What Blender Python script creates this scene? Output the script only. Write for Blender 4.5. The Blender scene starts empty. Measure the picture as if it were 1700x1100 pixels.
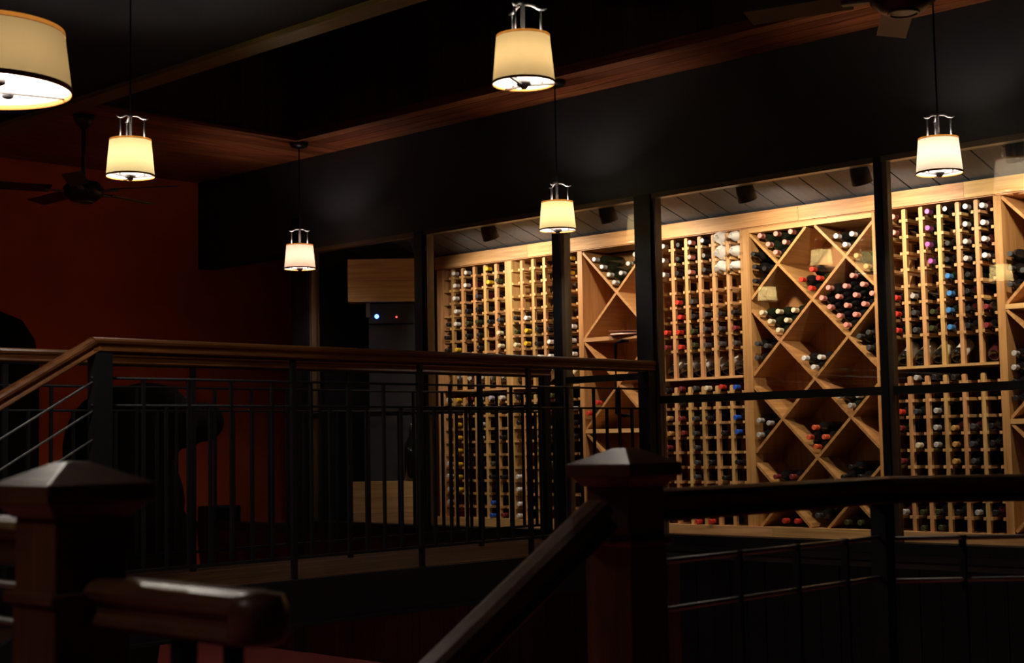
import bpy, math, random
from mathutils import Vector, Matrix
random.seed(7)
SC = bpy.context.scene
COL = SC.collection
EYE = 1.55            # the lens stands 1.55 m above the lower floor; heights below are given from the lens

# ------------------------------------------------------------------ camera
def cam_matrix(yaw, pitch, roll):
    fw = Vector((-math.sin(yaw)*math.cos(pitch), math.cos(yaw)*math.cos(pitch), math.sin(pitch)))
    r = fw.cross(Vector((0, 0, 1))).normalized()
    u = r.cross(fw)
    c, s = math.cos(roll), math.sin(roll)
    R, U = c*r + s*u, -s*r + c*u
    m = Matrix((R, U, -fw)).transposed().to_4x4()
    m.translation = (0, 0, EYE)
    return m
cam = bpy.data.cameras.new('camera')
cam.sensor_width = 36.0
cam.lens = 2480/1700*36
cam.clip_start = 0.05
cam.dof.use_dof = True
cam.dof.focus_distance = 9.2
cam.dof.aperture_fstop = 5.0
camo = bpy.data.objects.new('camera', cam)
COL.objects.link(camo)
camo.matrix_world = cam_matrix(math.radians(43.787), math.radians(4.217), math.radians(-1.042))
SC.camera = camo

# ------------------------------------------------------------------ world, exposure
w = bpy.data.worlds.new('world'); SC.world = w; w.use_nodes = True
w.node_tree.nodes['Background'].inputs[0].default_value = (0.9, 0.95, 1.0, 1)
w.node_tree.nodes['Background'].inputs[1].default_value = 0.0015
vs = SC.view_settings
vs.view_transform = 'Standard'; vs.look = 'None'; vs.exposure = 0.0; vs.gamma = 1.0
vs.use_curve_mapping = False
PENDANT_W = 13.0
SPOT_W = 62.0

# ------------------------------------------------------------------ materials
MATS = {}
def nt(name):
    m = bpy.data.materials.new(name); m.use_nodes = True
    t = m.node_tree
    return m, t, t.nodes['Principled BSDF']
def plain(name, col, rough=0.5, metal=0.0, spec=0.5, noise=0.0, nscale=20, bump=0.0, vary=0.0):
    m, t, b = nt(name)
    b.inputs['Roughness'].default_value = rough
    b.inputs['Metallic'].default_value = metal
    b.inputs['Specular IOR Level'].default_value = spec
    b.inputs['Base Color'].default_value = (*col, 1)
    if noise or bump or vary:
        tc = t.nodes.new('ShaderNodeTexCoord')
        n = t.nodes.new('ShaderNodeTexNoise'); n.inputs['Scale'].default_value = nscale; n.inputs['Detail'].default_value = 6
        t.links.new(tc.outputs['Object'], n.inputs['Vector'])
        r = t.nodes.new('ShaderNodeValToRGB')
        r.color_ramp.elements[0].position = 0.3; r.color_ramp.elements[1].position = 0.7
        r.color_ramp.elements[0].color = (*[c*(1-noise) for c in col], 1)
        r.color_ramp.elements[1].color = (*[min(1, c*(1+noise)) for c in col], 1)
        t.links.new(n.outputs['Fac'], r.inputs['Fac'])
        last = r.outputs['Color']
        if vary:
            oi = t.nodes.new('ShaderNodeObjectInfo'); hs = t.nodes.new('ShaderNodeHueSaturation')
            mr = t.nodes.new('ShaderNodeMapRange'); mr.inputs[3].default_value = 1-vary; mr.inputs[4].default_value = 1+vary
            t.links.new(oi.outputs['Random'], mr.inputs[0]); t.links.new(mr.outputs[0], hs.inputs['Value'])
            t.links.new(last, hs.inputs['Color']); last = hs.outputs['Color']
        t.links.new(last, b.inputs['Base Color'])
        if bump:
            bp = t.nodes.new('ShaderNodeBump'); bp.inputs['Strength'].default_value = bump; bp.inputs['Distance'].default_value = 0.01
            t.links.new(n.outputs['Fac'], bp.inputs['Height']); t.links.new(bp.outputs['Normal'], b.inputs['Normal'])
    MATS[name] = m
    return m
def wood(name, c1, c2, rough=0.45, grain=(3, 3, 40), axis='Z', vary=0.12, hue=0.012, coat=0.0, spec=0.4):
    """streaky grain running along one object axis, each board a little different"""
    m, t, b = nt(name)
    b.inputs['Roughness'].default_value = rough
    b.inputs['Specular IOR Level'].default_value = spec
    b.inputs['Coat Weight'].default_value = coat
    b.inputs['Coat Roughness'].default_value = 0.15
    tc = t.nodes.new('ShaderNodeTexCoord'); mp = t.nodes.new('ShaderNodeMapping'); oi = t.nodes.new('ShaderNodeObjectInfo')
    s = {'X': (1.6, 30, 30), 'Y': (30, 1.6, 30), 'Z': (30, 30, 1.6)}[axis]
    mp.inputs['Scale'].default_value = s
    cb = t.nodes.new('ShaderNodeVectorMath'); cb.operation = 'SCALE'; cb.inputs[0].default_value = (13, 7, 5)
    t.links.new(oi.outputs['Random'], cb.inputs['Scale'])
    t.links.new(cb.outputs[0], mp.inputs['Location'])
    t.links.new(tc.outputs['Object'], mp.inputs['Vector'])
    n = t.nodes.new('ShaderNodeTexNoise'); n.inputs['Scale'].default_value = 1.6; n.inputs['Detail'].default_value = 5; n.inputs['Distortion'].default_value = 0.6
    t.links.new(mp.outputs[0], n.inputs['Vector'])
    r = t.nodes.new('ShaderNodeValToRGB')
    r.color_ramp.elements[0].position = 0.32; r.color_ramp.elements[1].position = 0.68
    r.color_ramp.elements[0].color = (*c1, 1); r.color_ramp.elements[1].color = (*c2, 1)
    t.links.new(n.outputs['Fac'], r.inputs['Fac'])
    hs = t.nodes.new('ShaderNodeHueSaturation')
    mv = t.nodes.new('ShaderNodeMapRange'); mv.inputs[3].default_value = 1-vary; mv.inputs[4].default_value = 1+vary
    mh = t.nodes.new('ShaderNodeMapRange'); mh.inputs[3].default_value = 0.5-hue; mh.inputs[4].default_value = 0.5+hue
    fr = t.nodes.new('ShaderNodeMath'); fr.operation = 'MULTIPLY'; fr.inputs[1].default_value = 7.31
    f2 = t.nodes.new('ShaderNodeMath'); f2.operation = 'FRACT'
    t.links.new(oi.outputs['Random'], mv.inputs[0]); t.links.new(oi.outputs['Random'], fr.inputs[0])
    t.links.new(fr.outputs[0], f2.inputs[0]); t.links.new(f2.outputs[0], mh.inputs[0])
    t.links.new(mv.outputs[0], hs.inputs['Value']); t.links.new(mh.outputs[0], hs.inputs['Hue'])
    t.links.new(r.outputs['Color'], hs.inputs['Color']); t.links.new(hs.outputs['Color'], b.inputs['Base Color'])
    bp = t.nodes.new('ShaderNodeBump'); bp.inputs['Strength'].default_value = 0.15; bp.inputs['Distance'].default_value = 0.004
    t.links.new(n.outputs['Fac'], bp.inputs['Height']); t.links.new(bp.outputs['Normal'], b.inputs['Normal'])
    MATS[name] = m
    return m

PINE1, PINE2 = (0.42, 0.22, 0.085), (0.66, 0.40, 0.18)
for ax in 'XYZ':
    wood('rack_pine_'+ax, PINE1, PINE2, 0.5, axis=ax, vary=0.16, hue=0.014)
    wood('bin_ply_'+ax, (0.36, 0.17, 0.06), (0.52, 0.28, 0.11), 0.5, axis=ax, vary=0.08, hue=0.006)
    wood('dark_plank_'+ax, (0.030, 0.010, 0.006), (0.060, 0.022, 0.011), 0.4, axis=ax, vary=0.25, hue=0.006)
    wood('soffit_board_'+ax, (0.085, 0.020, 0.006), (0.27, 0.078, 0.024), 0.35, axis=ax, vary=0.3, hue=0.006)
    wood('rail_wood_'+ax, (0.080, 0.026, 0.007), (0.175, 0.066, 0.019), 0.4, axis=ax, vary=0.05, hue=0.002, coat=0.0, spec=0.25)
    wood('newel_wood_'+ax, (0.095, 0.034, 0.014), (0.17, 0.068, 0.030), 0.36, axis=ax, vary=0.04, hue=0.002, coat=0.0, spec=0.38)
    wood('landing_wood_'+ax, (0.065, 0.024, 0.010), (0.12, 0.048, 0.020), 0.42, axis=ax, vary=0.04, hue=0.002, spec=0.15)
wood('crate_wood', (0.42, 0.25, 0.10), (0.60, 0.40, 0.19), 0.6, axis='X', vary=0.05)
wood('bridge_board', (0.045, 0.021, 0.008), (0.085, 0.042, 0.016), 0.7, axis='Y', vary=0.15, spec=0.1)
wood('wine_ceiling_board', (0.058, 0.068, 0.090), (0.082, 0.094, 0.122), 0.5, axis='Y', vary=0.08, hue=0.0)
wood('trim_oak', (0.11, 0.084, 0.018), (0.18, 0.135, 0.033), 0.45, axis='X', vary=0.05)
wood('back_panel', (0.050, 0.021, 0.008), (0.085, 0.038, 0.014), 0.55, axis='Z', vary=0.0, hue=0.0)
plain('red_wall_paint', (0.60, 0.105, 0.032), 0.75, noise=0.08, nscale=3, spec=0.2)
plain('black_paint', (0.014, 0.0135, 0.0145), 0.5, noise=0.1, nscale=4, spec=0.35)
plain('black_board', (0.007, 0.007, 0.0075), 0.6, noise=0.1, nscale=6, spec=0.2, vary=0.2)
plain('ceiling_paint', (0.023, 0.0215, 0.022), 0.8, noise=0.06, nscale=5, spec=0.15)
plain('red_carpet', (0.50, 0.125, 0.115), 0.95, noise=0.3, nscale=160, bump=0.4, spec=0.1)
plain('dark_floor', (0.03, 0.022, 0.018), 0.6, noise=0.15, nscale=9)
plain('black_steel', (0.009, 0.0095, 0.011), 0.5, metal=0.0, spec=0.22, noise=0.1, nscale=30)
plain('bronze_frame', (0.085, 0.060, 0.036), 0.35, spec=0.55, noise=0.1, nscale=12)
plain('rod_steel', (0.40, 0.36, 0.33), 0.45, metal=0.6)
plain('trim_braid', (0.22, 0.085, 0.02), 0.8, spec=0.1)
plain('stair_rod', (0.13, 0.125, 0.12), 0.45, metal=0.4)
plain('pewter', (0.30, 0.295, 0.305), 0.52, metal=1.0)
plain('dark_pewter', (0.10, 0.095, 0.10), 0.4, metal=0.9)
plain('fan_metal', (0.05, 0.043, 0.038), 0.35, metal=0.8)
plain('fan_blade', (0.035, 0.024, 0.016), 0.4, noise=0.2, nscale=8)
plain('sculpture_bronze', (0.010, 0.008, 0.007), 0.9, noise=0.2, nscale=5, spec=0.05)
plain('speaker_black', (0.012, 0.012, 0.013), 0.6)
plain('steel_fridge', (0.055, 0.054, 0.064), 0.35, metal=0.6, noise=0.05, nscale=6)
plain('fridge_side', (0.016, 0.016, 0.018), 0.5)
plain('white_plastic', (0.93, 0.93, 0.95), 0.45, noise=0.02, nscale=30)
plain('menu_leather', (0.20, 0.06, 0.035), 0.5)
plain('paper_white', (0.8, 0.78, 0.75), 0.7)
plain('glass_black', (0.008, 0.008, 0.009), 0.08, spec=0.7)
plain('glass_green', (0.009, 0.013, 0.007), 0.08, spec=0.7)
plain('glass_olive', (0.045, 0.040, 0.012), 0.12, spec=0.6)
plain('glass_wine', (0.040, 0.008, 0.010), 0.08, spec=0.7)
plain('label_white', (0.80, 0.77, 0.74), 0.6)
plain('label_cream', (0.72, 0.62, 0.40), 0.6)
plain('label_grey', (0.52, 0.50, 0.55), 0.6)
CAPS = {'white': (0.80, 0.80, 0.84), 'silver': (0.50, 0.50, 0.52), 'yellow': (0.72, 0.48, 0.035), 'red': (0.62, 0.045, 0.03),
        'pink': (0.72, 0.30, 0.27), 'purple': (0.35, 0.11, 0.42), 'blue': (0.02, 0.10, 0.62), 'sky blue': (0.06, 0.24, 0.62),
        'black': (0.018, 0.018, 0.020), 'dark grey': (0.06, 0.062, 0.07), 'cream': (0.72, 0.66, 0.48), 'green': (0.045, 0.055, 0.022),
        'maroon': (0.20, 0.03, 0.035), 'gold': (0.60, 0.33, 0.12), 'orange': (0.72, 0.13, 0.06), 'lavender': (0.50, 0.48, 0.66)}
for k, c in CAPS.items():
    plain('capsule_'+k.replace(' ', '_'), c, 0.32, metal=0.15 if k in ('silver', 'gold') else 0.0, spec=0.5)
def glowmat(name, col, st):
    m = bpy.data.materials.new(name); m.use_nodes = True; t = m.node_tree
    t.nodes.remove(t.nodes['Principled BSDF'])
    e = t.nodes.new('ShaderNodeEmission'); e.inputs[0].default_value = (*col, 1); e.inputs[1].default_value = st
    t.links.new(e.outputs[0], t.nodes['Material Output'].inputs[0]); MATS[name] = m
glowmat('led_blue', (0.04, 0.12, 1.0), 16.0)
glowmat('led_red', (1.0, 0.05, 0.04), 4.0)
def bulbmat():
    m = bpy.data.materials.new('bulb_frost'); m.use_nodes = True; t = m.node_tree
    t.nodes.remove(t.nodes['Principled BSDF'])
    e = t.nodes.new('ShaderNodeEmission'); e.inputs[0].default_value = (1.0, 0.86, 0.66, 1); e.inputs[1].default_value = 6.0
    tr = t.nodes.new('ShaderNodeBsdfTransparent'); ad = t.nodes.new('ShaderNodeAddShader')
    t.links.new(e.outputs[0], ad.inputs[0]); t.links.new(tr.outputs[0], ad.inputs[1])
    t.links.new(ad.outputs[0], t.nodes['Material Output'].inputs[0]); MATS['bulb_frost'] = m
bulbmat()
def shademat(name, tr, df):
    """linen shade: scatters light on its face, lets a little through"""
    m = bpy.data.materials.new(name); m.use_nodes = True; t = m.node_tree
    t.nodes.remove(t.nodes['Principled BSDF'])
    tc = t.nodes.new('ShaderNodeTexCoord'); mp = t.nodes.new('ShaderNodeMapping'); mp.inputs['Scale'].default_value = (90, 90, 700)
    n = t.nodes.new('ShaderNodeTexNoise'); n.inputs['Scale'].default_value = 2.0
    t.links.new(tc.outputs['Object'], mp.inputs['Vector']); t.links.new(mp.outputs[0], n.inputs['Vector'])
    mx = t.nodes.new('ShaderNodeMixRGB'); mx.inputs[1].default_value = (*[c*0.85 for c in tr], 1); mx.inputs[2].default_value = (*[c*1.15 for c in tr], 1)
    t.links.new(n.outputs['Fac'], mx.inputs[0])
    a = t.nodes.new('ShaderNodeBsdfTranslucent'); d = t.nodes.new('ShaderNodeBsdfDiffuse'); d.inputs[0].default_value = (*df, 1)
    ad = t.nodes.new('ShaderNodeAddShader')
    t.links.new(mx.outputs[0], a.inputs[0]); t.links.new(a.outputs[0], ad.inputs[0]); t.links.new(d.outputs[0], ad.inputs[1])
    t.links.new(ad.outputs[0], t.nodes['Material Output'].inputs[0]); MATS[name] = m
shademat('linen_gold', (0.0460, 0.0373, 0.0174), (0.62, 0.58, 0.50))
shademat('linen_cream', (0.056, 0.044, 0.020), (0.66, 0.62, 0.56))
shademat('linen_pale', (0.056, 0.046, 0.034), (0.66, 0.62, 0.56))
shademat('linen_tan', (0.0357, 0.0248, 0.0106), (0.60, 0.56, 0.48))
shademat('linen_bright', (0.90, 0.70, 0.30), (0.10, 0.09, 0.07))
shademat('linen_drum', (0.0221, 0.0154, 0.0066), (0.50, 0.47, 0.40))
shademat('shade_trim', (0.030, 0.0115, 0.0018), (0.22, 0.09, 0.02))
shademat('linen_rose', (0.058, 0.038, 0.027), (0.66, 0.60, 0.54))
def glassmat():
    m = bpy.data.materials.new('window_glass'); m.use_nodes = True; t = m.node_tree
    t.nodes.remove(t.nodes['Principled BSDF'])
    f = t.nodes.new('ShaderNodeFresnel'); f.inputs[0].default_value = 1.5
    ge = t.nodes.new('ShaderNodeNewGeometry'); io = t.nodes.new('ShaderNodeMapRange')   # same reflectance from either side of the sheet
    io.inputs[3].default_value = 1.8; io.inputs[4].default_value = 1/1.8
    t.links.new(ge.outputs['Backfacing'], io.inputs[0]); t.links.new(io.outputs[0], f.inputs[0])
    tr = t.nodes.new('ShaderNodeBsdfTransparent'); tr.inputs[0].default_value = (0.96, 0.97, 0.965, 1)
    g = t.nodes.new('ShaderNodeBsdfGlossy'); g.inputs['Roughness'].default_value = 0.0
    mx = t.nodes.new('ShaderNodeMixShader')
    t.links.new(f.outputs[0], mx.inputs[0]); t.links.new(tr.outputs[0], mx.inputs[1]); t.links.new(g.outputs[0], mx.inputs[2])
    t.links.new(mx.outputs[0], t.nodes['Material Output'].inputs[0]); MATS['window_glass'] = m
glassmat()

# ------------------------------------------------------------------ mesh helpers
class MB:
    def __init__(s): s.v = []; s.f = []
    def box(s, x0, x1, y0, y1, z0, z1):
        b = len(s.v)
        s.v += [(x, y, z) for z in (z0, z1) for y in (y0, y1) for x in (x0, x1)]
        s.f += [(b, b+2, b+3, b+1), (b+4, b+5, b+7, b+6), (b, b+1, b+5, b+4), (b+2, b+6, b+7, b+3), (b, b+4, b+6, b+2), (b+1, b+3, b+7, b+5)]
        return s
    def bar(s, p, q, wx, wz, up=(0, 0, 1)):
        """rectangular bar from p to q"""
        p, q = Vector(p), Vector(q); d = (q-p).normalized(); u = Vector(up)
        sd = d.cross(u).normalized(); u = sd.cross(d)
        b = len(s.v)
        for c in (p, q):
            for a, e in ((-1, -1), (1, -1), (1, 1), (-1, 1)): s.v.append(tuple(c+sd*a*wx/2+u*e*wz/2))
        s.f += [(b, b+1, b+2, b+3), (b+7, b+6, b+5, b+4)] + [(b+i, b+4+i, b+4+(i+1) % 4, b+(i+1) % 4) for i in range(4)]
        return s
    def sweep(s, p, q, prof, up=(0, 0, 1)):
        """profile (side, up) carried from p to q"""
        p, q = Vector(p), Vector(q); d = (q-p).normalized(); u0 = Vector(up)
        sd = d.cross(u0).normalized(); u = sd.cross(d)
        b = len(s.v); n = len(prof)
        for c in (p, q):
            for a, e in prof: s.v.append(tuple(c+sd*a+u*e))
        s.f += [tuple(b+i for i in range(n))[::-1], tuple(b+n+i for i in range(n))]
        s.f += [(b+i, b+(i+1) % n, b+n+(i+1) % n, b+n+i) for i in range(n)]
        return s
    def tube(s, pts, rad, n=8, caps=True):
        pts = [Vector(p) for p in pts]; k = len(pts)
        rad = rad if isinstance(rad, (list, tuple)) else [rad]*k
        b = len(s.v); ref = None
        for i, p in enumerate(pts):
            d = (pts[min(i+1, k-1)]-pts[max(i-1, 0)]).normalized()
            if ref is None: ref = Vector((0, 0, 1)) if abs(d.z) < 0.9 else Vector((1, 0, 0))
            a = d.cross(ref).normalized(); e = a.cross(d)
            for j in range(n):
                t = 2*math.pi*j/n
                s.v.append(tuple(p+(a*math.cos(t)+e*math.sin(t))*rad[i]))
        for i in range(k-1):
            for j in range(n):
                s.f.append((b+i*n+j, b+i*n+(j+1) % n, b+(i+1)*n+(j+1) % n, b+(i+1)*n+j))
        if caps:
            s.f.append(tuple(b+j for j in range(n))[::-1]); s.f.append(tuple(b+(k-1)*n+j for j in range(n)))
        return s
    def lathe(s, prof, n=16, c=(0, 0, 0), closed=False):
        b = len(s.v); k = len(prof)
        for r, z in prof:
            for j in range(n):
                t = 2*math.pi*j/n
                s.v.append((c[0]+r*math.cos(t), c[1]+r*math.sin(t), c[2]+z))
        for i in range(k-1 if not closed else k):
            i2 = (i+1) % k
            for j in range(n):
                s.f.append((b+i*n+j, b+i*n+(j+1) % n, b+i2*n+(j+1) % n, b+i2*n+j))
        if not closed:
            s.f.append(tuple(b+j for j in range(n))[::-1]); s.f.append(tuple(b+(k-1)*n+j for j in range(n)))
        return s
    def poly(s, pts, y0, y1):
        """outline in the XZ plane given depth along Y"""
        b = len(s.v); n = len(pts)
        s.v += [(x, y0, z) for x, z in pts] + [(x, y1, z) for x, z in pts]
        s.f += [tuple(range(b, b+n)), tuple(range(b+2*n-1, b+n-1, -1))]
        s.f += [(b+i, b+n+i, b+n+(i+1) % n, b+(i+1) % n) for i in range(n)]
        return s
    def ball(s, c, r, n=12, m=8):
        rx, ry, rz = r if isinstance(r, (tuple, list)) else (r, r, r)
        b = len(s.v)
        for i in range(1, m):
            a = math.pi*i/m
            for j in range(n):
                t = 2*math.pi*j/n
                s.v.append((c[0]+rx*math.sin(a)*math.cos(t), c[1]+ry*math.sin(a)*math.sin(t), c[2]+rz*math.cos(a)))
        top = len(s.v); s.v += [(c[0], c[1], c[2]+rz), (c[0], c[1], c[2]-rz)]
        for i in range(m-2):
            for j in range(n):
                s.f.append((b+i*n+j, b+(i+1)*n+j, b+(i+1)*n+(j+1) % n, b+i*n+(j+1) % n))
        for j in range(n):
            s.f.append((top, b+j, b+(j+1) % n)); s.f.append((top+1, b+(m-2)*n+(j+1) % n, b+(m-2)*n+j))
        return s
    def mesh(s, name, mat, smooth=False):
        me = bpy.data.meshes.new(name); me.from_pydata(s.v, [], s.f); me.update()
        me.materials.append(MATS[mat])
        if smooth:
            for p in me.polygons: p.use_smooth = len(p.vertices) <= 4
        return me
def link(name, data, parent=None, loc=(0, 0, 0), rot=None, scale=None):
    o = bpy.data.objects.new(name, data); COL.objects.link(o)
    l = Vector(loc)
    if parent is None: l.z += EYE
    else: o.parent = parent
    o.location = l
    if rot is not None: o.rotation_euler = rot
    if scale is not None: o.scale = scale
    return o
def tag(o, label=None, cat=None, group=None, kind=None):
    if label: o['label'] = label
    if cat: o['category'] = cat
    if group: o['group'] = group
    if kind: o['kind'] = kind
    return o
def thing(name, label, cat, loc, rot=None, group=None):
    return tag(link(name, None, None, loc, rot), label, cat, group)
def part(name, mb, mat, parent, loc=(0, 0, 0), rot=None, smooth=False):
    return link(name, mb.mesh(name, mat, smooth), parent, loc, rot)
def struct(name, mb, mat, label=None, smooth=False):
    return tag(link(name, mb.mesh(name, mat, smooth)), label, None, None, 'structure')
BEV = {}
def bevel(o, wdt=0.004, seg=2):
    m = o.modifiers.new('bevel', 'BEVEL'); m.width = wdt; m.segments = seg; m.limit_method = 'ANGLE'
    return o
WORDS = ['first', 'second', 'third', 'fourth', 'fifth', 'sixth', 'seventh', 'eighth', 'ninth', 'tenth', 'eleventh', 'twelfth']

# ------------------------------------------------------------------ the setting
FLOOR = -1.55; WFLOOR = -0.62; YG = 7.10; YR = 7.86; SOF = 2.195; XRED = -10.40
struct('floor', MB().box(-12, 3.5, -3.5, 12, FLOOR-0.1, FLOOR), 'red_carpet')
struct('wall_left', MB().box(XRED-0.15, XRED, -3.5, 12, FLOOR, SOF+0.02), 'red_wall_paint')
struct('wall_corridor_end', MB().box(XRED, -9.15, 10.4, 10.55, FLOOR, SOF), 'red_wall_paint')
struct('wall_bulkhead', MB().box(XRED, -2.2, YG, YG+0.14, 1.475, SOF+0.6), 'black_paint')
# plinth wall under the wine room, clad with upright boards
pl = struct('wall_lower', MB().box(XRED, -2.2, YG+0.03, YG+0.15, FLOOR, -0.60), 'black_paint')
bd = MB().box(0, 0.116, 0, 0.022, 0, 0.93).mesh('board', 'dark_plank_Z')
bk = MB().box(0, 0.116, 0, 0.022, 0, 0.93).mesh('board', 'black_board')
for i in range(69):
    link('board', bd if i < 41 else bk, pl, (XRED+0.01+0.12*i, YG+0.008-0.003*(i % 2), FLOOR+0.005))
lb = struct('trim_lower', MB().box(XRED, -2.2, YG-0.03, YG+0.02, -0.66, -0.60), 'black_paint')
# main ceiling on the near side, its oak edge, the raised well and the board soffit round it
struct('ceiling', MB().box(-12, 3.5, -3.5, 4.79, 2.20, 2.30), 'ceiling_paint')
struct('trim_1', MB().box(XRED, 3.5, 4.79, 4.93, 2.17, 2.30), 'trim_oak')
sf = struct('ceiling_soffit', MB().box(XRED, -2.0, 6.63, YG, SOF+0.012, SOF+0.05), 'black_paint')
for i in range(4):
    b = MB().box(-8.45, -2.0, 6.63+i*0.1175, 6.63+i*0.1175+0.112, SOF, SOF+0.02)
    part('soffit_board', b, 'soffit_board_X', sf)
s2 = struct('ceiling_soffit_left', MB().box(XRED, -8.45, 4.93, YG, SOF+0.012, SOF+0.05), 'black_paint')
for i in range(17):
    x = XRED+i*0.1147
    part('soffit_board', MB().box(x, x+0.110, 4.94, YG-0.002, SOF, SOF+0.02), 'soffit_board_Y', s2)
wf = struct('wall_well_far', MB().box(-8.47, -2.0, 6.65, 6.72, SOF+0.05, 3.5), 'black_paint')
bd = MB().box(0, 0.104, 0, 0.02, 0, 1.30).mesh('board', 'dark_plank_Z')
for i in range(60): link('board', bd, wf, (-8.45+0.108*i, 6.632-0.003*(i % 2), SOF-0.002))
wl = struct('wall_well_left', MB().box(-8.54, -8.47, 4.93, 6.70, SOF+0.05, 3.5), 'black_paint')
bd2 = MB().box(0, 0.02, 0, 0.104, 0, 1.30).mesh('board', 'dark_plank_Z')
for i in range(16): link('board', bd2, wl, (-8.47+0.003*(i % 2), 4.94+0.108*i, SOF-0.002))
# thin cap moulding along the lower edge of the well
struct('trim_2', MB().box(-8.45, -2.0, 6.600, 6.634, SOF-0.012, SOF+0.012).box(-8.45, -2.0, 6.612, 6.634, SOF+0.012, SOF+0.05), 'soffit_board_X')
struct('trim_3', MB().box(-8.47, -8.436, 4.95, 6.62, SOF-0.012, SOF+0.012), 'soffit_board_Y')
struct('ceiling_well', MB().box(-8.5, -2.0, 4.8, 6.7, 3.5, 3.6), 'black_paint')
# wine room shell
struct('floor_wine_room', MB().box(-9.03, -2.3, YG, 8.35, -0.70, WFLOOR), 'dark_floor')
struct('wall_wine_back', MB().box(-9.03, -2.3, 8.20, 8.35, WFLOOR, 1.6), 'back_panel')
struct('wall_wine_left', MB().box(-9.15, -9.03, YG, 8.35, FLOOR, 1.75), 'black_paint')
struct('wall_wine_right', MB().box(-2.45, -2.3, YG, 8.35, FLOOR, 1.75), 'black_paint')
def cz(y): return 1.43+0.30*(YR-y)
ce = MB(); a, b_ = YG+0.10, 8.3
ce.v += [(-9.03, a, cz(a)+0.02), (-2.3, a, cz(a)+0.02), (-2.3, b_, cz(b_)+0.02), (-9.03, b_, cz(b_)+0.02), (-9.03, a, cz(a)+0.1), (-2.3, a, cz(a)+0.1), (-2.3, b_, cz(b_)+0.1), (-9.03, b_, cz(b_)+0.1)]
ce.f += [(0, 3, 2, 1), (4, 5, 6, 7), (0, 1, 5, 4), (1, 2, 6, 5), (2, 3, 7, 6), (3, 0, 4, 7)]
cw = struct('ceiling_wine_room', ce, 'black_paint')
n = 37; wd = 0.182
cb = MB(); cb.v = [(0, a, cz(a)), (wd-0.010, a, cz(a)), (wd-0.010, b_, cz(b_)), (0, b_, cz(b_)), (0, a, cz(a)+0.03), (wd-0.010, a, cz(a)+0.03), (wd-0.010, b_, cz(b_)+0.03), (0, b_, cz(b_)+0.03)]
cb.f = ce.f; cbm = cb.mesh('ceiling_board', 'wine_ceiling_board')
for i in range(n): link('ceiling_board', cbm, cw, (-9.03+0.018+wd*i, 0, 0))

# glazed front: posts, sill, head and transoms as the frame of window_1..5, one pane each
MULL = [(-9.032, -8.87), (-7.749, -7.588), (-6.439, -6.299), (-5.756, -5.551), (-4.105, -3.985), (-2.45, -2.33)]
GT, GB = 1.475, -0.60
fr = tag(link('window_frame', None, None, (0, YG, 0)), None, None, None, 'structure')
for x0, x1 in MULL:
    m = x1-x0
    part('mullion', MB().box(x0+0.030, x1-0.05, -0.03, 0.012, GB, GT+0.01), 'black_steel', fr)
    part('stop_bead', MB().box(x1-0.05, x1-0.02, -0.012, 0.030, GB, GT+0.01), 'bronze_frame', fr)
    part('mullion_back', MB().box(x0+0.030, x1-0.062, 0.012, 0.095, GB, GT+0.01), 'bronze_frame', fr)
part('head_rail', MB().box(-8.9, -2.33, -0.02, 0.035, GT-0.018, GT+0.012), 'bronze_frame', fr)
part('sill_rail', MB().box(-8.9, -2.33, -0.04, 0.08, GB-0.02, GB+0.035), 'black_steel', fr)
for i, (t0, t1) in enumerate([(0.200, 0.240), (0.200, 0.240), (0.362, 0.402), (0.212, 0.256), (0.212, 0.256)]):
    x0, x1 = MULL[i][1]-0.021, MULL[i+1][0]+0.031
    part('transom', MB().box(x0, x1, -0.025, 0.04, t0, t1), 'black_steel', fr)
    for q, (z0, z1) in enumerate(((GB+0.03, t0), (t1, GT-0.015))) if i else ():
        part('pane', MB().box(x0+0.001, x1-0.001, 0.012, 0.018, z0, z1), 'window_glass', fr)
hd = part('door_handle', MB().tube([(-5.80, -0.03, 0.60), (-5.80, -0.085, 0.60), (-5.84, -0.10, 0.585), (-5.84, -0.10, 0.16), (-5.80, -0.085, 0.145), (-5.80, -0.03, 0.145)], 0.012, 8), 'black_steel', fr, smooth=True)

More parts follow.
